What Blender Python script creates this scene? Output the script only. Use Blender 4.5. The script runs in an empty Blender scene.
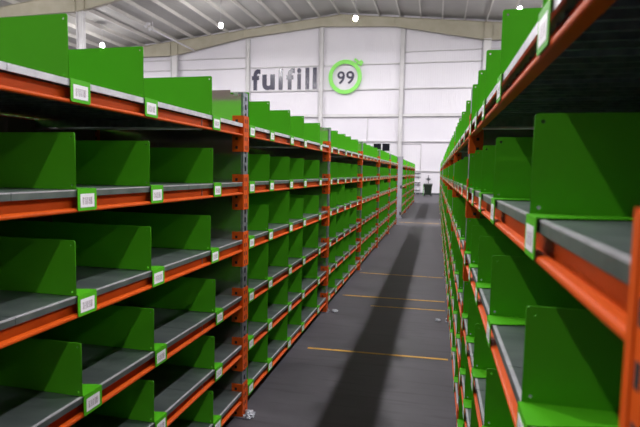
import bpy, bmesh, math, random
from mathutils import Vector, Matrix
random.seed(7)
sc = bpy.context.scene
COL = sc.collection

# ---------------------------------------------------------------- materials
def new_mat(name):
    m = bpy.data.materials.new(name); m.use_nodes = True
    return m, m.node_tree.nodes, m.node_tree.links, m.node_tree.nodes['Principled BSDF']

def setb(b, col=None, rough=None, metal=None, spec=None):
    if col is not None: b.inputs['Base Color'].default_value = (*col, 1)
    if rough is not None: b.inputs['Roughness'].default_value = rough
    if metal is not None: b.inputs['Metallic'].default_value = metal
    if spec is not None: b.inputs['Specular IOR Level'].default_value = spec

def mottled(name, c1, c2, scale=8, rough=.5, metal=0, bump=0, stretch=(1, 1, 1), detail=4, spec=.5, lo=.35, hi=.65):
    m, N, L, b = new_mat(name); setb(b, c1, rough, metal, spec)
    tc = N.new('ShaderNodeTexCoord'); mp = N.new('ShaderNodeMapping'); nz = N.new('ShaderNodeTexNoise')
    cr = N.new('ShaderNodeValToRGB')
    mp.inputs['Scale'].default_value = stretch
    nz.inputs['Scale'].default_value = scale; nz.inputs['Detail'].default_value = detail
    cr.color_ramp.elements[0].position = lo; cr.color_ramp.elements[1].position = hi
    cr.color_ramp.elements[0].color = (*c1, 1); cr.color_ramp.elements[1].color = (*c2, 1)
    L.new(tc.outputs['Object'], mp.inputs['Vector']); L.new(mp.outputs['Vector'], nz.inputs['Vector'])
    L.new(nz.outputs['Fac'], cr.inputs['Fac']); L.new(cr.outputs['Color'], b.inputs['Base Color'])
    if bump:
        bp = N.new('ShaderNodeBump'); bp.inputs['Strength'].default_value = bump; bp.inputs['Distance'].default_value = .01
        L.new(nz.outputs['Fac'], bp.inputs['Height']); L.new(bp.outputs['Normal'], b.inputs['Normal'])
    return m

GREEN = mottled('green_powder_coat', (.070, .390, .008), (.078, .420, .010), 3, .5, spec=.22)
ORANGE = mottled('orange_beam_paint', (.54, .072, .004), (.61, .086, .006), 6, .5, spec=.2)
GALV = mottled('galvanised_upright', (.20, .22, .26), (.32, .34, .39), 30, .42, .75)
DECK = mottled('galvanised_deck_sheet', (.20, .245, .24), (.28, .33, .32), 14, .42, .85, stretch=(.25, 1, 1))
LIPM = mottled('deck_edge_metal', (.50, .50, .54), (.62, .62, .66), 20, .35, .3)
SHEET = mottled('galvanised_side_sheet', (.66, .585, .56), (.72, .645, .62), 3, .13, .95)
HOLE = mottled('dark_recess', (.01, .01, .01), (.015, .015, .015), 5, .8)
WHITE = mottled('white_paint', (.66, .65, .68), (.70, .69, .72), 2, .5)
POSTM = mottled('warm_white_steel', (.60, .59, .60), (.66, .65, .66), 2, .5)
BEIGE = mottled('beige_rafter_paint', (.40, .37, .28), (.45, .42, .33), 1.5, .55)
PURL = mottled('purlin_paint', (.60, .585, .55), (.66, .64, .60), 3, .55)
SLATE = mottled('slate_lettering', (.045, .042, .075), (.055, .052, .09), 3, .25)
LIME = mottled('lime_ring_paint', (.22, .72, .10), (.25, .76, .12), 3, .4)
BINM = mottled('dark_green_plastic', (.004, .014, .005), (.007, .02, .008), 6, .4)
BINL = mottled('mid_green_plastic', (.10, .30, .08), (.12, .34, .10), 6, .45)
BLACK = mottled('black_rubber', (.012, .012, .014), (.02, .02, .022), 10, .6)
DGREY = mottled('dark_grey_iron', (.05, .055, .065), (.08, .085, .10), 10, .5, .3)
GLASS = mottled('dark_window_glass', (.006, .007, .012), (.01, .012, .018), 3, .08)
PLAST = mottled('crumpled_plastic', (.22, .24, .28), (.62, .65, .70), 40, .15, 0, .4)
NEARM = mottled('grey_brown_near_wall', (.22, .19, .175), (.26, .225, .21), 1, .6)
BLOCKM = mottled('dark_brown_light_block', (.085, .060, .058), (.11, .08, .075), 3, .5)  # dark brown of the added sheets that keep the rack interiors dark
ENDM = mottled('grey_end_panel_paint', (.27, .27, .31), (.33, .33, .37), 4, .5)
TAPE = mottled('worn_orange_floor_tape', (.60, .33, .04), (.22, .15, .06), 9, .6, lo=.5, hi=.75)
ANCH = mottled('zinc_anchor', (.5, .5, .52), (.6, .6, .62), 30, .3, .8)

def barcode_mat():
    m, N, L, b = new_mat('barcode_sticker'); setb(b, (.7, .7, .72), .4)
    tc = N.new('ShaderNodeTexCoord'); sp = N.new('ShaderNodeSeparateXYZ'); L.new(tc.outputs['Object'], sp.inputs[0])
    cb = N.new('ShaderNodeCombineXYZ'); L.new(sp.outputs['Y'], cb.inputs['X'])
    nz = N.new('ShaderNodeTexNoise'); nz.inputs['Scale'].default_value = 520; nz.inputs['Detail'].default_value = 1
    L.new(cb.outputs[0], nz.inputs['Vector'])
    bar = N.new('ShaderNodeMath'); bar.operation = 'GREATER_THAN'; bar.inputs[1].default_value = .5
    L.new(nz.outputs['Fac'], bar.inputs[0])
    def band(lo, hi, out):
        a = N.new('ShaderNodeMath'); a.operation = 'GREATER_THAN'; a.inputs[1].default_value = lo; L.new(sp.outputs[out], a.inputs[0])
        c = N.new('ShaderNodeMath'); c.operation = 'LESS_THAN'; c.inputs[1].default_value = hi; L.new(sp.outputs[out], c.inputs[0])
        d = N.new('ShaderNodeMath'); d.operation = 'MULTIPLY'; L.new(a.outputs[0], d.inputs[0]); L.new(c.outputs[0], d.inputs[1]); return d
    z = band(-.047, -.024, 'Z'); y = band(.019, .066, 'Y')
    k = N.new('ShaderNodeMath'); k.operation = 'MULTIPLY'; L.new(z.outputs[0], k.inputs[0]); L.new(y.outputs[0], k.inputs[1])
    k2 = N.new('ShaderNodeMath'); k2.operation = 'MULTIPLY'; L.new(k.outputs[0], k2.inputs[0]); L.new(bar.outputs[0], k2.inputs[1])
    mx = N.new('ShaderNodeMix'); mx.data_type = 'RGBA'
    mx.inputs['A'].default_value = (.80, .79, .84, 1); mx.inputs['B'].default_value = (.26, .20, .25, 1)
    L.new(k2.outputs[0], mx.inputs['Factor']); L.new(mx.outputs['Result'], b.inputs['Base Color'])
    return m
STICK = barcode_mat()

def ribbed(name, c1, c2, axis, freq, bump, rough):
    """corrugated sheet: a wave across one axis drives a bump"""
    m, N, L, b = new_mat(name); setb(b, c1, rough)
    tc = N.new('ShaderNodeTexCoord'); wv = N.new('ShaderNodeTexWave')
    wv.bands_direction = axis; wv.inputs['Scale'].default_value = freq; wv.inputs['Distortion'].default_value = 0
    wv.wave_profile = 'SAW' if axis == 'Z' else 'SIN'
    L.new(tc.outputs['Object'], wv.inputs['Vector'])
    bp = N.new('ShaderNodeBump'); bp.inputs['Strength'].default_value = bump; bp.inputs['Distance'].default_value = .03
    L.new(wv.outputs['Fac'], bp.inputs['Height']); L.new(bp.outputs['Normal'], b.inputs['Normal'])
    nz = N.new('ShaderNodeTexNoise'); nz.inputs['Scale'].default_value = .35
    L.new(tc.outputs['Object'], nz.inputs['Vector'])
    cr = N.new('ShaderNodeValToRGB'); cr.color_ramp.elements[0].color = (*c1, 1); cr.color_ramp.elements[1].color = (*c2, 1)
    cr.color_ramp.elements[0].position = .35; cr.color_ramp.elements[1].position = .65
    L.new(nz.outputs['Fac'], cr.inputs['Fac']); L.new(cr.outputs['Color'], b.inputs['Base Color'])
    return m
WALLM = ribbed('white_wall_cladding', (.70, .68, .74), (.74, .72, .77), 'X', 2.0, .12, .5)
CEILM = ribbed('roof_sheeting', (.44, .43, .41), (.49, .48, .46), 'Y', 1.4, .5, .6)

def floor_mat():
    m, N, L, b = new_mat('dark_concrete_floor'); setb(b, (.1, .095, .11), .55)
    tc = N.new('ShaderNodeTexCoord'); mp = N.new('ShaderNodeMapping'); mp.inputs['Scale'].default_value = (1, 1.6, 1)
    nz = N.new('ShaderNodeTexNoise'); nz.inputs['Scale'].default_value = 1.3; nz.inputs['Detail'].default_value = 9; nz.inputs['Roughness'].default_value = .62
    L.new(tc.outputs['Object'], mp.inputs[0]); L.new(mp.outputs[0], nz.inputs['Vector'])
    cr = N.new('ShaderNodeValToRGB'); cr.color_ramp.elements[0].position = .3; cr.color_ramp.elements[1].position = .72
    cr.color_ramp.elements[0].color = (.036, .034, .040, 1); cr.color_ramp.elements[1].color = (.088, .082, .095, 1)
    L.new(nz.outputs['Fac'], cr.inputs['Fac'])
    mp2 = N.new('ShaderNodeMapping'); mp2.inputs['Scale'].default_value = (1.2, 14, 1)
    n2 = N.new('ShaderNodeTexNoise'); n2.inputs['Scale'].default_value = 1.5; n2.inputs['Detail'].default_value = 3
    L.new(tc.outputs['Object'], mp2.inputs[0]); L.new(mp2.outputs[0], n2.inputs['Vector'])
    c2 = N.new('ShaderNodeValToRGB'); c2.color_ramp.elements[0].position = .30; c2.color_ramp.elements[1].position = .46
    c2.color_ramp.elements[0].color = (.72, .72, .72, 1); c2.color_ramp.elements[1].color = (1, 1, 1, 1)
    L.new(n2.outputs['Fac'], c2.inputs['Fac'])
    mx = N.new('ShaderNodeMix'); mx.data_type = 'RGBA'; mx.blend_type = 'MULTIPLY'; mx.inputs['Factor'].default_value = 1
    L.new(cr.outputs['Color'], mx.inputs['A']); L.new(c2.outputs['Color'], mx.inputs['B'])
    L.new(mx.outputs['Result'], b.inputs['Base Color'])
    rr = N.new('ShaderNodeMapRange'); rr.inputs['To Min'].default_value = .42; rr.inputs['To Max'].default_value = .7
    L.new(nz.outputs['Fac'], rr.inputs['Value']); L.new(rr.outputs[0], b.inputs['Roughness'])
    return m
FLOORM = floor_mat()

def emis(name, col, s):
    m, N, L, b = new_mat(name); setb(b, (.8, .8, .8), .4)
    b.inputs['Emission Color'].default_value = (*col, 1); b.inputs['Emission Strength'].default_value = s
    return m
LAMPM = emis('lit_lamp_lens', (1, .97, .95), 330)

# ---------------------------------------------------------------- mesh helpers
class MB:
    """collects boxes, prisms and tubes; build() links them as ONE mesh object"""
    def __init__(s): s.bm = bmesh.new(); s.mats = []
    def mi(s, m):
        if m not in s.mats: s.mats.append(m)
        return s.mats.index(m)
    def box(s, x0, x1, y0, y1, z0, z1, m):
        i = s.mi(m); v = [s.bm.verts.new((x, y, z)) for z in (z0, z1) for y in (y0, y1) for x in (x0, x1)]
        for q in ((0, 2, 3, 1), (4, 5, 7, 6), (0, 1, 5, 4), (2, 6, 7, 3), (0, 4, 6, 2), (1, 3, 7, 5)):
            f = s.bm.faces.new([v[k] for k in q]); f.material_index = i
        return s
    def prism(s, pts, d, m):
        """polygon pts (3D list), extruded by vector d"""
        i = s.mi(m); a = [s.bm.verts.new(p) for p in pts]; d = Vector(d)
        b = [s.bm.verts.new(Vector(p) + d) for p in pts]; n = len(pts)
        fs = [s.bm.faces.new(a[::-1]), s.bm.faces.new(b)] + [s.bm.faces.new((a[k], a[(k + 1) % n], b[(k + 1) % n], b[k])) for k in range(n)]
        for f in fs: f.material_index = i
        return s
    def tube(s, p, q, r, m, n=12, r2=None):
        p, q = Vector(p), Vector(q); z = (q - p).normalized(); x = z.orthogonal().normalized(); y = z.cross(x)
        r2 = r if r2 is None else r2; i = s.mi(m)
        a = [s.bm.verts.new(p + (x * math.cos(t) + y * math.sin(t)) * r) for t in [2 * math.pi * k / n for k in range(n)]]
        b = [s.bm.verts.new(q + (x * math.cos(t) + y * math.sin(t)) * r2) for t in [2 * math.pi * k / n for k in range(n)]]
        fs = [s.bm.faces.new(a[::-1]), s.bm.faces.new(b)]
        for k in range(n):
            f = s.bm.faces.new((a[k], a[(k + 1) % n], b[(k + 1) % n], b[k])); f.smooth = True; fs.append(f)
        for f in fs: f.material_index = i
        return s
    def mesh(s, name):
        bmesh.ops.recalc_face_normals(s.bm, faces=s.bm.faces)
        me = bpy.data.meshes.new(name); s.bm.to_mesh(me); s.bm.free()
        for m in s.mats: me.materials.append(m)
        return me
    def build(s, name, parent=None, loc=None): return link(name, s.mesh(name), parent, loc)

def link(name, me, parent=None, loc=None):
    o = bpy.data.objects.new(name, me); COL.objects.link(o)
    if parent: o.parent = parent
    if loc is not None: o.location = loc
    return o
def tag(o, label, cat, group=None, kind=None):
    o['label'] = label; o['category'] = cat
    if group: o['group'] = group
    if kind: o['kind'] = kind
    return o
def struct(o, label=None):
    o['kind'] = 'structure'
    if label: o['label'] = label
    return o
def outline_mesh(loops, thick, name, m):
    """flat sheet in the local XY plane with holes, extruded in z"""
    cu = bpy.data.curves.new(name, 'CURVE'); cu.dimensions = '2D'; cu.fill_mode = 'BOTH'; cu.extrude = thick / 2
    for lp in loops:
        sp = cu.splines.new('POLY'); sp.points.add(len(lp) - 1); sp.use_cyclic_u = True
        for k, p in enumerate(lp): sp.points[k].co = (p[0], p[1], 0, 1)
    o = bpy.data.objects.new(name, cu); COL.objects.link(o)
    me = bpy.data.meshes.new_from_object(o.evaluated_get(bpy.context.evaluated_depsgraph_get()))
    bpy.data.objects.remove(o); bpy.data.curves.remove(cu); me.materials.clear(); me.materials.append(m); me.name = name
    return me
def glyph_mesh(ch, m, bold=0.0):
    cu = bpy.data.curves.new('glyph', 'FONT'); cu.body = ch; cu.extrude = .02; cu.offset = bold; cu.resolution_u = 6
    o = bpy.data.objects.new('glyph', cu); COL.objects.link(o)
    me = bpy.data.meshes.new_from_object(o.evaluated_get(bpy.context.evaluated_depsgraph_get()))
    bpy.data.objects.remove(o); bpy.data.curves.remove(cu); me.materials.clear(); me.materials.append(m)
    return me
def circ(cx, cy, r, n=12, rev=False):
    p = [(cx + r * math.cos(2 * math.pi * k / n), cy + r * math.sin(2 * math.pi * k / n)) for k in range(n)]
    return p[::-1] if rev else p

# ---------------------------------------------------------------- measurements
P = 2.3                      # bay pitch
XL, XR = -1.082, .1605       # front planes of the two racks
DK = [1.738, 1.405, 1.072, .740, .444, .160]   # shelf deck tops
LIP = .070                   # beam height below the deck top
DEPTH = 1.0
UW = .072                    # width of an upright
SLOTS = {'left': [.006, .165, .368, .543, .792], 'right': [.006, .166, .322, .514, .760]}
WY = 35.5

# ---------------------------------------------------------------- rack parts (local: +x faces the aisle)
def upright_mesh(h=1.915):
    b = MB(); w = UW; t = .003; e = .024
    b.box(-t, 0, -w, -w + e, 0, h, GALV); b.box(-t, 0, -e, 0, 0, h, GALV)     # front web either side of the slots
    z = 0; k = 0
    while z < h - .02:
        b.box(-t, 0, -w + e, -e, z, min(z + .020, h), GALV); z += .05
    b.box(-t, 0, -w + e, -e, h - .022, h, GALV)
    b.box(-.062, -t, -w, -w + t, 0, h, GALV); b.box(-.062, -t, -t, 0, 0, h, GALV)    # flanges
    b.box(-.062, -.059, -w + t, -w + .022, 0, h, GALV); b.box(-.062, -.059, -.022, -t, 0, h, GALV)
    b.box(-.085, .025, -w - .02, .02, 0, .006, GALV)                                 # foot plate
    b.tube((.013, -.036, .006), (.013, -.036, .03), .008, ANCH, 6)
    return b.mesh('upright')
def side_mesh():
    b = MB(); b.box(-DEPTH, -.078, -UW - .003, -UW - .0015, .06, 1.928, SHEET)
    b.box(-.078, -.012, -UW - .003, -UW - .0015, .06, 1.905, SHEET)
    b.box(-.055, -.030, -UW - .009, -UW - .003, 1.895, 1.912, ANCH)
    return b.mesh('side_panel')
def beam_mesh():
    """front beam of one bay, z = 0 at the deck top, with hooked end connectors"""
    b = MB(); L = P - UW
    b.box(-.027, -.023, 0, L, -LIP + .003, -.021, ORANGE); b.box(-.023, -.013, 0, L, -LIP + .003, -LIP + .006, ORANGE)       # recessed web
    b.prism([(-.014, 0, -LIP), (-.002, 0, -LIP), (.001, 0, -LIP + .002), (.002, 0, -LIP + .006), (.001, 0, -LIP + .010), (-.003, 0, -LIP + .012), (-.014, 0, -LIP + .014)], (0, L, 0), ORANGE)
    for y0, sgn in ((0, -1), (L, 1)):
        top, bot = .046, -.158
        ye = y0 + sgn * .0345
        b.box(.0005, .003, min(y0, ye), max(y0, ye), bot, top, ORANGE)        # leg lapping the upright's face
        b.box(.003, .0045, min(y0, y0 + sgn * .010), max(y0, y0 + sgn * .012), bot + .004, top - .004, ORANGE)
        yp = y0 - sgn * .0065
        b.box(-.064, .003, min(y0 - sgn * .0035, yp), max(y0 - sgn * .0035, yp), bot, top, ORANGE)
        for zz in (top - .03, top - .08, top - .13, top - .18):
            b.box(.003, .0036, y0 + sgn * .023 - .005, y0 + sgn * .023 + .005, zz - .011, zz + .011, HOLE)
            b.box(-.045, -.030, min(yp, yp - sgn * .0008), max(yp, yp - sgn * .0008), zz - .008, zz + .008, HOLE)
    return b.mesh('beam')
def deck_mesh():
    """seven galvanised planks per shelf with folded ribs below and a bright front fold"""
    b = MB(); L = P - UW; n = 7; w = L / n
    for k in range(n):
        y0, y1 = k * w + .001, (k + 1) * w - .001
        b.box(-DEPTH + .01, -.004, y0, y1, -.0015, 0, DECK)
        b.box(-.0045, -.001, y0, y1, -.021, -.002, DECK); b.box(-.009, -.0005, y0, y1, -.003, .0008, LIPM)
        for yy in (y0, y0 + w * .2, y0 + w * .4, y0 + w * .6, y0 + w * .8):
            b.box(-DEPTH + .03, -.03, yy, yy + .009, -.018, -.0015, GALV)
    return b.mesh('shelf_deck')
def deck_mesh_top():
    b = MB(); L = P - UW; n = 7; w = L / n
    for k in range(n):
        y0, y1 = k * w + .001, (k + 1) * w - .001
        b.box(-DEPTH + .01, -.004, y0, y1, -.0015, 0, DECK)
        b.box(-.006, .0005, y0, y1, -.019, .0008, LIPM)
        for yy in (y0, y0 + w * .2, y0 + w * .4, y0 + w * .6, y0 + w * .8):
            b.box(-DEPTH + .03, -.03, yy, yy + .009, -.018, -.0015, GALV)
    return b.mesh('shelf_deck')
def bar_mesh():
    b = MB(); b.box(-DEPTH + .03, -.020, -.002, .002, -.066, -.022, GALV)
    b.tube((-DEPTH + .03, 0, -.067), (-.020, 0, -.067), .007, LIPM, 8)
    return b.mesh('support_bar')
def light_block_mesh():  # added dark sheet closing a bay's rear, blocks light so shelves stay dark
    b = MB(); b.box(-DEPTH + .030, -DEPTH + .034, .002, P - UW - .002, .07, 1.714, BLOCKM)
    return b.mesh('light_block_panel')
M_BLOCK = light_block_mesh()
M_UP, M_SIDE, M_BEAM, M_DECK, M_DECKT, M_BAR = upright_mesh(), side_mesh(), beam_mesh(), deck_mesh(), deck_mesh_top(), bar_mesh()

def body_mesh(h, length=.92):
    """divider: upright sheet with rounded corners and punched holes plus the tapering foot flange"""
    r = .007; ol = []
    for cx, cz, a0 in ((-r, h - r, 0), (-length + r, h - r, 90)):
        for k in range(5):
            t = math.radians(a0 + 22.5 * k); ol.append((cx + r * math.cos(t), cz + r * math.sin(t)))
    ol += [(-length, .001), (0, .001)]
    holes = [circ(-.014, h - .014, .0035, 8, True), circ(-.014, .014, .0035, 8, True)]
    me = outline_mesh([ol] + holes, .0022, 'shelf_divider', GREEN)
    me.transform(Matrix.Rotation(math.pi / 2, 4, 'X'))
    bm = bmesh.new(); bm.from_mesh(me)
    b = MB(); b.bm.free(); b.bm = bm; b.mats = [GREEN]
    b.prism([(.0035, .001, .0012), (.0035, .087, .0012), (-.012, .087, .0012), (-.34, .008, .0012), (-.34, .001, .0012)], (0, 0, .0022), GREEN)
    return b.mesh('shelf_divider')
def tab_shape(b):
    r = .006; pts = [(.0035, 0, .003), (.0035, .087, .003)]
    for cy, cz, a0 in ((.087 - r, -.066 + r, 0), (r, -.066 + r, -90)):
        for k in range(4):
            t = math.radians(a0 - 30 * k); pts.append((.0035, cy + r * math.cos(t), cz + r * math.sin(t)))
    b.prism(pts, (.002, 0, 0), GREEN)
def sticker_shape(b): b.box(.0055, .0062, .011, .075, -.056, -.013, STICK)
HEIGHTS = (.190, .176, .250, .220, .205)
def dh(l, bay=1, slot=1, side='left'):
    """divider heights: low ones by the camera, nearly full-height ones on the lower shelves farther on"""
    if l == 0: return .190
    if l == 1 or bay < 2 or side == 'right' or (l == 2 and slot in (2, 4, 5)): return .176
    return (.250, .250, .220, .205)[l - 2]
M_BODY = {h: body_mesh(h) for h in HEIGHTS}
_b = MB(); tab_shape(_b); M_TAB = _b.mesh('label_tab')
_b = MB(); sticker_shape(_b); M_STICK = _b.mesh('barcode_label')
M_WHOLE = {}
for h in HEIGHTS:
    bm = bmesh.new(); bm.from_mesh(M_BODY[h]); b = MB(); b.bm.free(); b.bm = bm; b.mats = [GREEN]
    tab_shape(b); sticker_shape(b); M_WHOLE[h] = b.mesh('shelf_divider')

# ---------------------------------------------------------------- racks
def rack(label, x, yorg, rot, nb):
    r = bpy.data.objects.new('shelving_rack', None); COL.objects.link(r)
    r.location = (x, yorg, 0); r.rotation_euler = (0, 0, rot)
    tag(r, label, 'rack', 'warehouse shelving racks')
    for k in range(nb + 1):
        link('upright', M_UP, r, (0, k * P, 0))
        link('upright', M_UP, r, (-.56, k * P, 0))
        q = link('upright', M_UP, r, (-DEPTH, k * P - UW, 0)); q.rotation_euler = (0, 0, math.pi)
        link('side_panel', M_SIDE, r, (0, k * P, 0))
    for k in range(nb):
        link('light_block_panel', M_BLOCK, r, (0, k * P, 0))  # added light blocker behind each bay
        for l, z in enumerate(DK):
            link('beam', M_BEAM, r, (0, k * P, z))
            q = link('beam', M_BEAM, r, (-DEPTH, (k + 1) * P - UW, z)); q.rotation_euler = (0, 0, math.pi)
            d = link('shelf_deck', M_DECKT if l == 0 else M_DECK, r, (0, k * P, z))
            link('support_bar', M_BAR, d, (0, (.2 if rot else .765 if k < 2 else .53) * P, 0))
    return r
Y0L, Y0R = -1.866, 14.170
Y2L, Y2R = 16.25, 25.36
rack('long near rack of orange beams and green dividers, left of the aisle', XL, Y0L, 0, 7)
far_left = rack('short far rack beyond the cross aisle, left of the aisle', XL, Y2L, 0, 4)
rack('long near rack at the right edge, close beside the camera', XR, Y0R, math.pi, 7)
rack('far rack behind the near one, right of the aisle', XR, Y2R, math.pi, 4)

rack('rack standing back to back behind the near left rack, mostly hidden', XL - 2.08, Y0L + 7 * P - UW, math.pi, 7)
rack('rack added back to back behind the near right rack to block light, mostly hidden', XR + 2.08, Y0R - 7 * P + UW, 0, 7)  # added behind the right rack to keep its shelves dark
ORD = ['first', 'second', 'third', 'fourth', 'fifth', 'sixth', 'seventh']
b = MB(); b.box(-DEPTH, .004, -.012, -.006, 0, 2.0, POSTM); b.box(-.004, .004, -.012, .07, 0, 2.0, POSTM)
for zz in (.16, 1.02): b.box(-.06, -.01, -.016, -.012, zz - .05, zz + .05, BLACK)
b.mats[0] = ENDM; b.build('end_panel', far_left, (0, -UW - .012, 0))['label'] = 'pale grey end panel with black marks'
SH = ['top', 'second', 'third', 'fourth', 'fifth', 'bottom']
# rack and place codes of the dividers that show largest
RANK = set('''rn111 rn121 ln124 ln123 ln113 ln133 rn122 ln103 ln134 ln114 ln125 ln104 rn112 ln135 ln115 ln105 ln144 rn102 rn132 rn123 ln145 rn133 ln155 rn113 ln233
rn103 ln223 ln202 ln212 rn101 ln222 rn124 ln232 ln213 ln242 ln203 ln225 ln243 ln234 ln252 ln224 rn134 ln235 ln253 rn125 ln244 ln214 rn114 ln204 ln205
rn104 ln215 rn144 ln245 rn135 ln254 ln255 rn115 rn145 rn105 rn143 ln333 rn232 rn155 rn221 rn211 ln335 ln343 ln323 rn222 rn231 ln334 ln303 rn201 ln302
ln313 ln325 ln312 ln322 ln332 ln342 ln353 ln352 rn212 rn241 ln345 rn202 ln324 rn242 ln305 ln315 rn251 ln344 ln241 ln211 ln355 ln304 ln314 ln221 rn223
ln354 ln231 ln201 rn233 rn252 ln251 rn243 rn224 rn213 ln435 rn203 rn234 ln443 rn253 ln433 rn225 ln425 ln423 ln403 ln453 ln413 ln402 ln445 ln434 ln422
rn235 ln432 ln412 ln442 ln405 ln415 ln455 ln452 ln444 rn244 rn214 ln424 rn204 rn254 ln454 ln414 ln404 rn245 rn205 rn215 rn255 rn332 ln535 rn342 rn321
ln545 ln543 rn302 ln553 rn322 ln533 rn312 ln525 ln503 rn311 ln523 rn301 ln513 rn331 rn333 ln505 ln555 ln301 ln534 ln544 rn352 ln515 ln512 ln502 rn323
rn341 ln311 ln522 rn343 ln532 ln554 ln542 ln552 ln524 ln635 ln321 rn313 ln504 ln514 rn351 rn303 rn334 ln645 rn353 ln633 ln625 rn324 rn335 rn344 ln605
ln643 rn345 ln623 ln603 ln331 ln613 ln655 ln653 ln602 ln615 ln654 ln351 ln624 ln612 ln644 ln604 ln341 ln622 ln652 rn442 rn314 ln614 rn422 rn325 ln634
rn354 rn304 rn432 rn305 rn402 ln632 rn421 rn315 rn411 rn443 rn452 ln642 rn355 rn412 rn423 lf145 rn433 rn401 rn403 rn434 rn453 rn441 rn431 ln401 lf135
lf115 lf125 lf123 lf155 rn445 lf104 lf153 rn455 rn425 lf143 rn435 lf154 lf102 lf105 lf113 rn424 lf134 rn532 ln441 lf103 rn415 rn413 rn414 lf112 lf223
lf133 lf255 ln431 rn404 rn503 lf124 rn522 lf243 lf144 rn534 lf152 rn542 rn552 ln501 lf335 rn524 rn521 lf132 lf245 ln421 rn544 rn444 rn554 lf203 lf205'''.split())
MEAS = {('left', 'near', 1): {3: [1.291, 1.310, 1.300, 1.316, 1.322, 1.30], 4: [1.680, 1.714, 1.717, 1.731, 1.725, 1.70], 5: [2.260, 2.271, 2.242, 2.296, 2.286, 2.27]},
        ('right', 'near', 1): {1: [.905, .922, .905, .92, .90, .91], 2: [1.48, 1.495, 1.455, 1.46, 1.46, 1.46], 3: [1.94, 1.915, 1.89, 1.90, 1.90, 1.90], 4: [2.30, 2.29, 2.28, 2.28, 2.28, 2.28]}}
def divider_specs():
    out = []
    rnd = random.Random(11)
    for side, blk, yorg, nb in (('left', 'near', Y0L, 7), ('left', 'far', Y2L, 4), ('right', 'near', Y0R, 7), ('right', 'far', Y2R, 4)):
        for k in range(nb):
            for l in range(6):
                for s in range(5):
                    j = rnd.uniform(-.006, .006) if s else 0
                    loc_y = k * P + (SLOTS[side][s] * P if s else .017) + j
                    wy = yorg + loc_y if side == 'left' else yorg - loc_y
                    bay = (k if blk == 'near' else k + 1) if side == 'left' else nb - k
                    if side == 'right' and blk == 'near': bay = nb - k - 1
                    slot = s + 1 if side == 'left' else 5 - s
                    if (side, blk, bay) in MEAS and MEAS[(side, blk, bay)].get(slot): wy = MEAS[(side, blk, bay)][slot][l]
                    if wy < (1.15 if side == 'left' else .44): continue
                    out.append(((side[0], blk[0], bay, l, slot), side, blk, wy, l, bay, slot))
    return out
specs = divider_specs()
rest = []
GRP = 'green shelf dividers with barcode tags'
for key, side, blk, wy, l, bay, slot in specs:
    code = '%s%s%d%d%d' % key
    if RANK is not None and code not in RANK: rest.append((side, wy, l, dh(l, bay, slot, side))); continue
    near = wy < 9
    h = dh(l, bay, slot, side)
    o = link('shelf_divider', M_BODY[h] if near else M_WHOLE[h], None, (XL if side == 'left' else XR, wy, DK[l] + .0005))
    if side == 'right': o.rotation_euler = (0, 0, math.pi)
    if near:
        t = link('label_tab', M_TAB, o); link('barcode_label', M_STICK, t)
    if slot == 1 and side == 'left' and bay == 1: pass
    tag(o, 'green steel divider, %s %s rack, %s shelf, %s bay, %s divider from its near post' % (blk, side, SH[l], ORD[bay - 1], ORD[slot - 1]), 'shelf divider', GRP)
    o['code'] = code
for k in range(1, 4):
    for l in range(6):
        for fr_ in SLOTS['left']:
            rest.append(('rearL', Y0L + (k + fr_) * P + .11, l, .176)); rest.append(('rearR', Y0R - 7 * P + UW + (k + fr_) * P, l, .176))
if rest:
    vs, fs, mi = [], [], []
    for side, wy, l, h in rest:
        me = M_WHOLE[h]; x = {'left': XL, 'right': XR, 'rearL': XL - 2.08, 'rearR': XR + 2.08}[side]; sg = 1 if side in ('left', 'rearR') else -1
        b0 = len(vs)
        vs += [(x + sg * v.co.x, wy + sg * v.co.y, DK[l] + .0005 + v.co.z) for v in me.vertices]
        for p in me.polygons: fs.append([b0 + i for i in p.vertices]); mi.append(p.material_index)
    me = bpy.data.meshes.new('shelf_divider'); me.from_pydata(vs, [], fs)
    me.materials.append(GREEN); me.materials.append(STICK)
    me.polygons.foreach_set('material_index', mi); me.update()
    tag(link('shelf_divider', me), 'mass of farther and mostly hidden green dividers filling the remaining shelves', 'shelf divider', None, 'stuff')
for o in bpy.data.objects:
    if 'code' in o and RANK is not None: del o['code']

# ---------------------------------------------------------------- shell
def T(x): return 12.5 - .1 * abs(x + 7)        # top of the rafters
XA, XB, YA = -32, 20, -14
b = MB(); b.box(XA, XB, YA, WY, -.2, 0, FLOORM); struct(b.build('floor'))
b = MB()
b.prism([(XA, WY, 0), (XB, WY, 0), (XB, WY, T(XB) + .3), (-7, WY, T(-7) + .3), (XA, WY, T(XA) + .3)], (0, .2, 0), WALLM)
struct(b.build('wall_far'))
b = MB()
for x0, x1 in ((XA, -7), (-7, XB)):
    b.prism([(x0, YA, T(x0) + .26), (x1, YA, T(x1) + .26), (x1, YA, T(x1) + .40), (x0, YA, T(x0) + .40)], (0, WY + .2 - YA, 0), CEILM)
ceil = struct(b.build('ceiling'))
x = -2.85 - 1.42 * 20
while x < XB:
    b = MB(); z = T(x)
    b.box(x - .003, x + .003, YA, WY, z + .005, z + .258, PURL)
    b.box(x - .04, x + .04, YA, WY, z + .002, z + .008, PURL)
    b.box(x - .04, x - .034, YA, WY, z + .002, z + .03, PURL)
    b.build('purlin', ceil); x += 1.42
b = MB(); b.box(XA, XB, WY - .03, WY, 0, .10, DGREY); struct(b.build('baseboard_far'))
tn = [0]
def trim(b, label):
    tn[0] += 1; return struct(b.build('trim_%d' % tn[0]), label)
for nme, x0, x1 in (('wall_left', XA - .2, XA), ('wall_right', XB, XB + .2)):
    b = MB(); b.box(x0, x1, YA, WY, 0, T(XA if x0 < 0 else XB) + .3, WALLM); struct(b.build(nme))
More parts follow.
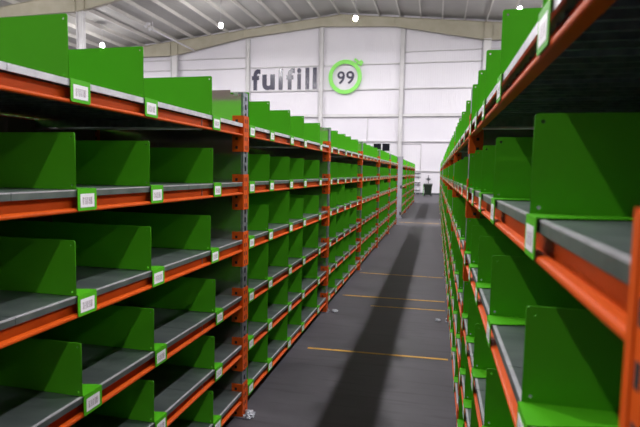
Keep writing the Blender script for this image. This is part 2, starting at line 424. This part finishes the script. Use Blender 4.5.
b = MB(); b.prism([(XA, YA - .2, 0), (XB, YA - .2, 0), (XB, YA - .2, T(XB) + .3), (-7, YA - .2, T(-7) + .3), (XA, YA - .2, T(XA) + .3)], (0, .2, 0), NEARM); struct(b.build('wall_near'))
# portal frames
def rafter(y, cols, label):
    w = .11
    # lower edge of the rafter: shallow in the middle, haunched at the columns
    xs = [XA, -25.0, cols[0] - .3, cols[0] + .3, -14.3, -8.4, -3.2, cols[1] - .3, cols[1] + .3, 8.5, XB]
    dp = [.60, .60, 1.05, 1.05, .58, .62, .62, 1.15, 1.15, .6, .6]
    b = MB()
    pts_top = [(XA, T(XA)), (-7, T(-7)), (XB, T(XB))]
    lo = [(xx, T(xx) - d) for xx, d in zip(xs, dp)]
    # web in quads
    allx = sorted(set(xs + [-7]))
    def low(xx):
        for (a, za), (c, zc) in zip(lo, lo[1:]):
            if a <= xx <= c: return za + (zc - za) * (xx - a) / (c - a)
    for a, c in zip(allx, allx[1:]):
        b.prism([(a, y - .006, low(a)), (c, y - .006, low(c)), (c, y - .006, T(c)), (a, y - .006, T(a))], (0, .012, 0), BEIGE)
        b.prism([(a, y - w, low(a)), (c, y - w, low(c)), (c, y - w, low(c) + .016), (a, y - w, low(a) + .016)], (0, 2 * w, 0), BEIGE)
        b.prism([(a, y - w, T(a) - .016), (c, y - w, T(c) - .016), (c, y - w, T(c)), (a, y - w, T(a))], (0, 2 * w, 0), BEIGE)
    for xx in (cols[0] - .3, cols[0] + .3, cols[1] - .3, cols[1] + .3, -3.2, -14.3):
        b.box(xx - .01, xx + .01, y - w, y + w, low(xx), T(xx), BEIGE)
    trim(b, label)
def hcol(x, y, z1, wx, wy, m, label):
    b = MB(); t = .014
    b.box(x - wx / 2, x - wx / 2 + t, y - wy / 2, y + wy / 2, 0, z1, m)
    b.box(x + wx / 2 - t, x + wx / 2, y - wy / 2, y + wy / 2, 0, z1, m)
    b.box(x - wx / 2, x + wx / 2, y - t / 2, y + t / 2, 0, z1, m)
    b.box(x - wx / 2 - .06, x + wx / 2 + .06, y - wy / 2 - .06, y + wy / 2 + .06, 0, .02, m)
    trim(b, label)
rafter(35.15, (-19.95, 2.95), 'beige haunched rafter against the far wall')
rafter(24.6, (-19.75, 2.95), 'beige haunched rafter of the nearer frame, upper left')
for xx in (-19.95, 2.95): hcol(xx, 35.15, T(xx) - 1.05, .5, .24, POSTM, 'white frame column at the far wall')
hcol(-19.75, 24.6, T(-19.75) - 1.05, .42, .24, POSTM, 'white frame column standing nearer, left')
for xx in (-14.0, -8.38, -2.62): hcol(xx, 35.32, T(xx) - .62, .30, .22, POSTM, 'white gable post on the far wall')
# girts
segs = [(XA, -20.1), (-19.8, -14.1), (-13.9, -8.5), (-8.26, -2.74), (-2.5, 2.8), (3.1, XB)]
for z, hh, dd, sel in ((9.08, .07, .10, range(6)), (9.85, .05, .08, (0, 1, 4, 5)), (7.34, .08, .12, range(6)), (5.50, .20, .16, range(6)), (3.68, .07, .12, range(6)), (1.62, .07, .10, range(6))):
    for k in sel:
        a, c = segs[k]; b = MB()
        b.box(a, c, WY - dd, WY, z - hh / 2, z - hh / 2 + .01, POSTM); b.box(a, c, WY - dd, WY - dd + .01, z - hh / 2, z + hh / 2, POSTM)
        b.box(a, c, WY - dd, WY, z + hh / 2 - .01, z + hh / 2, POSTM)
        trim(b, 'white wall girt')
# conduit on the far wall
for x_, z0, z1, x1 in ((-1.15, 1.66, 3.5, -2.45), (-4.95, 3.75, 5.4, None)):
    b = MB(); b.tube((x_, WY - .04, z0), (x_, WY - .04, z1), .022, POSTM, 8)
    if x1: b.tube((x_, WY - .04, z1), (x1, WY - .04, z1), .022, POSTM, 8)
    trim(b, 'thin conduit pipe on the far wall')
# window
b = MB(); wx0, wx1, wz0, wz1 = -4.52, -3.28, 2.96, 3.58
for q in ((wx0, wx1, wz0, wz0 + .05), (wx0, wx1, wz1 - .05, wz1), (wx0, wx0 + .05, wz0, wz1), (wx1 - .05, wx1, wz0, wz1), (-3.93, -3.85, wz0, wz1)
          ):
    b.box(q[0], q[1], WY - .06, WY, q[2], q[3], WHITE)
w = struct(b.build('window_1')); b = MB(); b.box(wx0 + .04, wx1 - .04, WY - .03, WY - .01, wz0 + .04, wz1 - .04, GLASS); b.build('pane', w)

# ---------------------------------------------------------------- wall sign
sg = bpy.data.objects.new('wall_sign', None); COL.objects.link(sg); sg.location = (-9.5, WY, 7.5)
tag(sg, 'dark fulfill lettering with number 99 in a lime stopwatch ring on far wall', 'sign')
def place_glyph(ch, x0, x1, z0, z1, name, bold=.02, m=SLATE):
    me = glyph_mesh(ch, m, bold); xs = [v.co.x for v in me.vertices]; ys = [v.co.y for v in me.vertices]
    ax, bx, ay, by = min(xs), max(xs), min(ys), max(ys)
    for v in me.vertices:
        X = x0 + (v.co.x - ax) / (bx - ax) * (x1 - x0); Z = z0 + (v.co.y - ay) / (by - ay) * (z1 - z0)
        v.co = (X + 9.5, -.03 - v.co.z * .5, Z - 7.5)
    link(name, me, sg)
ZB, ZT = 7.44, 8.98
for ch, x0, x1, z1 in (('f', -13.74, -13.08, ZT), ('u', -12.92, -11.94, 8.58), ('l', -11.64, -11.34, ZT), ('f', -11.04, -10.42, ZT), ('i', -10.22, -9.92, ZT), ('l', -9.60, -9.31, ZT), ('l', -9.04, -8.75, ZT)):
    place_glyph(ch, x0, x1, ZB, z1, 'letter', .035)
CX, CZ = -6.62, 8.22
place_glyph('9', -7.22, -6.67, 7.74, 8.66, 'digit', .015); place_glyph('9', -6.57, -5.99, 7.74, 8.66, 'digit', .015)
me = outline_mesh([circ(0, 0, 1.20, 64), circ(0, 0, .92, 64, True)], .03, 'ring', LIME); me.transform(Matrix.Rotation(math.pi / 2, 4, 'X'))
link('ring', me, sg, (CX + 9.5, -.22, CZ - 7.5))
b = MB()
def polar(r, t): return (CX + 9.5 + r * math.cos(t), -.235, CZ - 7.5 + r * math.sin(t))
for r0, r1, t0, t1 in ((1.30, 1.46, 33, 62), (1.18, 1.34, 43, 52), (1.46, 1.62, 36, 46)):
    n = 5; A = [polar(r1, math.radians(t0 + (t1 - t0) * k / n)) for k in range(n + 1)] + [polar(r0, math.radians(t1 - (t1 - t0) * k / n)) for k in range(n + 1)]
    b.prism(A, (0, .03, 0), LIME)
b.build('stopwatch_crown', sg)

# ---------------------------------------------------------------- floor lines
def stripe(x0, x1, y, w, label, tilt=0):
    b = MB(); b.prism([(x0, y - w / 2, .0004), (x1, y - w / 2 + tilt, .0004), (x1, y + w / 2 + tilt, .0004), (x0, y + w / 2, .0004)], (0, 0, .0012), TAPE)
    tag(b.build('floor_line'), label, 'floor line', 'worn orange lines across the aisle')
stripe(-1.0, .14, 3.90, .030, 'worn orange line across the aisle floor, nearest the camera', .05)
stripe(-.66, .14, 5.36, .028, 'worn orange line across the aisle, second from the camera', .03)
stripe(-1.05, .14, 5.74, .035, 'worn orange line across the aisle, third from the camera', .03)
stripe(-1.05, .14, 7.12, .03, 'worn orange line across the aisle, fourth from the camera')
stripe(-1.05, .14, 14.9, .06, 'faint orange line on the floor at the cross aisle')

# crumpled plastic at feet
def wrap(x, y, s, label):
    bm = bmesh.new(); bmesh.ops.create_icosphere(bm, subdivisions=3, radius=1)
    rnd = random.Random(int(y * 10))
    for v in bm.verts:
        f = rnd.uniform(.55, 1.1); v.co = Vector((v.co.x * s * f, v.co.y * s * 1.3 * f, max(0, (v.co.z + .55) * s * .5 * f)))
    me = bpy.data.meshes.new('crumpled_plastic'); bm.to_mesh(me); bm.free(); me.materials.append(PLAST)
    tag(link('crumpled_plastic', me, None, (x, y, 0)), label, 'plastic wrap', 'crumpled plastic by the rack feet')
wrap(-1.045, 2.69, .036, 'crumpled clear plastic on the floor at the nearest left rack foot')
wrap(-1.00, 5.02, .035, 'crumpled clear plastic at the second left rack foot')
wrap(.06, 5.0, .030, 'crumpled clear plastic at a right rack foot')

# ---------------------------------------------------------------- bin, valve, pipes by the far wall
bn = bpy.data.objects.new('wheelie_bin', None); COL.objects.link(bn); bn.location = (-.53, 33.2, 0); bn.scale = (1.06, 1.06, 1.06)
tag(bn, 'dark green wheeled bin standing against the far wall at aisle end', 'bin')
b = MB()
lo = [(-.20, -.22, .07), (.20, -.22, .07), (.20, .22, .07), (-.20, .22, .07)]; hi = [(-.25, -.28, .68), (.25, -.28, .68), (.25, .27, .68), (-.25, .27, .68)]
bv = [b.bm.verts.new(p) for p in lo + hi]; b.mi(BINM)
for q in ((0, 3, 2, 1), (4, 5, 6, 7), (0, 1, 5, 4), (1, 2, 6, 5), (2, 3, 7, 6), (3, 0, 4, 7)): b.bm.faces.new([bv[k] for k in q])
b.box(-.26, .26, -.30, .28, .655, .69, BINM)
for xx in (-.12, 0, .12): b.box(xx - .012, xx + .012, -.285, -.21, .12, .64, BINM)
b.build('body', bn)
b = MB(); b.prism([(-.27, -.32, .69), (-.27, .26, .69), (-.27, .26, .76), (-.27, 0, .765), (-.27, -.32, .72)], (.54, 0, 0), BINM); ld = b.build('lid', bn)
b = MB(); b.tube((-.2, .31, .70), (.2, .31, .70), .014, BINM); b.build('handle', bn)
b = MB(); b.box(-.30, -.255, -.29, .27, .03, .70, BINL); q = b.build('side_plate', bn); q['label'] = 'lighter green side plate'
for xx in (-.24, .19):
    b = MB(); b.tube((xx, .18, .075), (xx + .05, .18, .075), .075, BLACK, 16); b.build('wheel', bn)
for xx in (-.18, .15):
    b = MB(); b.box(xx, xx + .03, -.22, -.17, 0, .08, BLACK); b.build('foot', bn)

v = bpy.data.objects.new('standpipe_valve', None); COL.objects.link(v); v.location = (-.56, 35.33, 0)
tag(v, 'dark grey cross-shaped valve on a thin standpipe, rising behind the green bin', 'valve')
b = MB(); b.tube((0, 0, 0), (0, 0, 1.35), .025, DGREY); b.build('pipe', v)
b = MB(); b.tube((0, .02, 1.08), (0, -.10, 1.08), .10, DGREY, 14, .06); b.build('valve_body', v)
b = MB()
for t in range(4):
    a = math.pi / 2 * t; b.tube((0, -.06, 1.08), (.19 * math.cos(a), -.06, 1.08 + .19 * math.sin(a)), .045, DGREY, 8, .018)
b.build('cross_handle', v)
ps = bpy.data.objects.new('wall_pipes', None); COL.objects.link(ps); ps.location = (-1.3, 35.4, 0)
tag(ps, 'grey upright pipes with cross brackets, on far wall left of green bin', 'pipes')
for xx in (-.10, .16):
    b = MB(); b.tube((xx, 0, 0), (xx, 0, 1.5), .02, POSTM, 8); b.build('pipe', ps)
for zz in (.25, .62, .78, 1.18, 1.42):
    b = MB(); b.box(-.22, .20, -.02, .06, zz, zz + .05, DGREY); b.build('bracket', ps)

# ---------------------------------------------------------------- roof brace
p0, p1 = Vector((-19.15, 30.9, 10.86)), Vector((-18.22, 34.95, 10.44))
b = MB(); b.tube(p0, p1, .06, WHITE, 10); b.tube(p0, p0 + Vector((0, 0, .55)), .025, WHITE, 8)
tag(b.build('bracing_tube'), 'white diagonal bracing tube under the roof, upper left', 'brace')
t = bpy.data.objects.new('twin_spotlight', None); COL.objects.link(t); t.location = (-19.3, 30.6, 11.24)
tag(t, 'small unlit white twin-headed spotlight fixed under the roof beside the bracing tube', 'spotlight')
b = MB(); b.box(-.12, .12, -.10, .12, -.10, .02, WHITE); b.build('bracket', t)
for dx, dy, dz in ((-.06, -.12, -.22), (.06, .16, -.33)):
    b = MB(); b.tube((dx, dy - .10, dz - .06), (dx, dy + .04, dz), .11, WHITE, 14, .07); b.tube((dx, dy + .02, dz), (dx * .5, dy * .5, -.05), .02, WHITE, 6); b.build('spot_head', t)

# ---------------------------------------------------------------- lamps
def lamp(x, y, z, label, seen):
    r = bpy.data.objects.new('high_bay_lamp', None); COL.objects.link(r); r.location = (x, y, z)
    tag(r, label, 'lamp', 'round white high bay lamps under the roof')
    b = MB(); b.tube((0, 0, .13), (0, 0, .24), .13, WHITE, 20, .09); b.tube((0, 0, .24), (0, 0, .30), .05, WHITE, 12); b.build('housing', r)
    bm = bmesh.new(); bmesh.ops.create_uvsphere(bm, u_segments=20, v_segments=12, radius=.125)
    for f_ in bm.faces: f_.smooth = True
    me = bpy.data.meshes.new('lens'); bm.to_mesh(me); bm.free(); me.materials.append(LAMPM); link('lens', me, r)
    b = MB(); b.tube((0, 0, .30), (0, 0, T(x) + .1 - z), .010, WHITE, 6); b.build('hanger', r)
    ld = bpy.data.lights.new('lamp_light', 'AREA'); ld.shape = 'DISK'; ld.size = .24; ld.energy = 265; ld.color = (1.0, .965, .985)
    lo = bpy.data.objects.new('lamp_light', ld); COL.objects.link(lo); lo.parent = r; lo.location = (0, 0, -.13)
LX = [-23.3, -13.3, -4.9, 4.0, 12.3]; LY = [29.0, 20.0, 14.5, 9.0, 3.5, -2.4]
nm = {0: 'leftmost of the lit lamps, low behind the first green dividers', 1: 'lit white roof lamp above the left wall column', 2: 'lit white roof lamp near the ridge above the stopwatch sign', 3: 'lit roof lamp above the nearest right divider'}
for i, x in enumerate(LX):
    for j, y in enumerate(LY):
        z = 9.7 if i == 0 else 10.3
        if j == 5 and i < 2: continue
        if j == 0: lab = nm.get(i, 'lamp of the rightmost row beside the far wall')
        else: lab = 'roof lamp outside the picture, %s row from the left, %s from the far wall' % (ORD[i], ORD[j])
        if i == 0 and j == 0: x, y = -22.35, 29.9
        else: x = LX[i]
        lamp(x, y, z, lab, j == 0)

# ---------------------------------------------------------------- world, camera
w = bpy.data.worlds.new('World'); sc.world = w; w.use_nodes = True
w.node_tree.nodes['Background'].inputs['Color'].default_value = (.93, .95, 1, 1)
w.node_tree.nodes['Background'].inputs['Strength'].default_value = .12
cam = bpy.data.cameras.new('camera'); co = bpy.data.objects.new('camera', cam); COL.objects.link(co); sc.camera = co
f_px, yaw, pitch, roll, H = 493.32, .23043, .08504, .01765, 1.4754
f = Vector((-math.sin(yaw) * math.cos(pitch), math.cos(yaw) * math.cos(pitch), -math.sin(pitch)))
r = Vector((math.cos(yaw), math.sin(yaw), 0)); u = r.cross(f)
r2 = r * math.cos(roll) + u * math.sin(roll); u2 = u * math.cos(roll) - r * math.sin(roll)
co.matrix_world = Matrix(((r2.x, u2.x, -f.x, 0), (r2.y, u2.y, -f.y, 0), (r2.z, u2.z, -f.z, H), (0, 0, 0, 1)))
cam.sensor_fit = 'HORIZONTAL'; cam.sensor_width = 36; cam.lens = f_px / 640 * 36
cam.clip_start = .02; cam.clip_end = 200
cam.dof.use_dof = True; cam.dof.focus_distance = 2.9; cam.dof.aperture_fstop = 5.0
sc.view_settings.view_transform = 'Standard'; sc.view_settings.look = 'None'
sc.view_settings.exposure = 0.48; sc.view_settings.gamma = 1
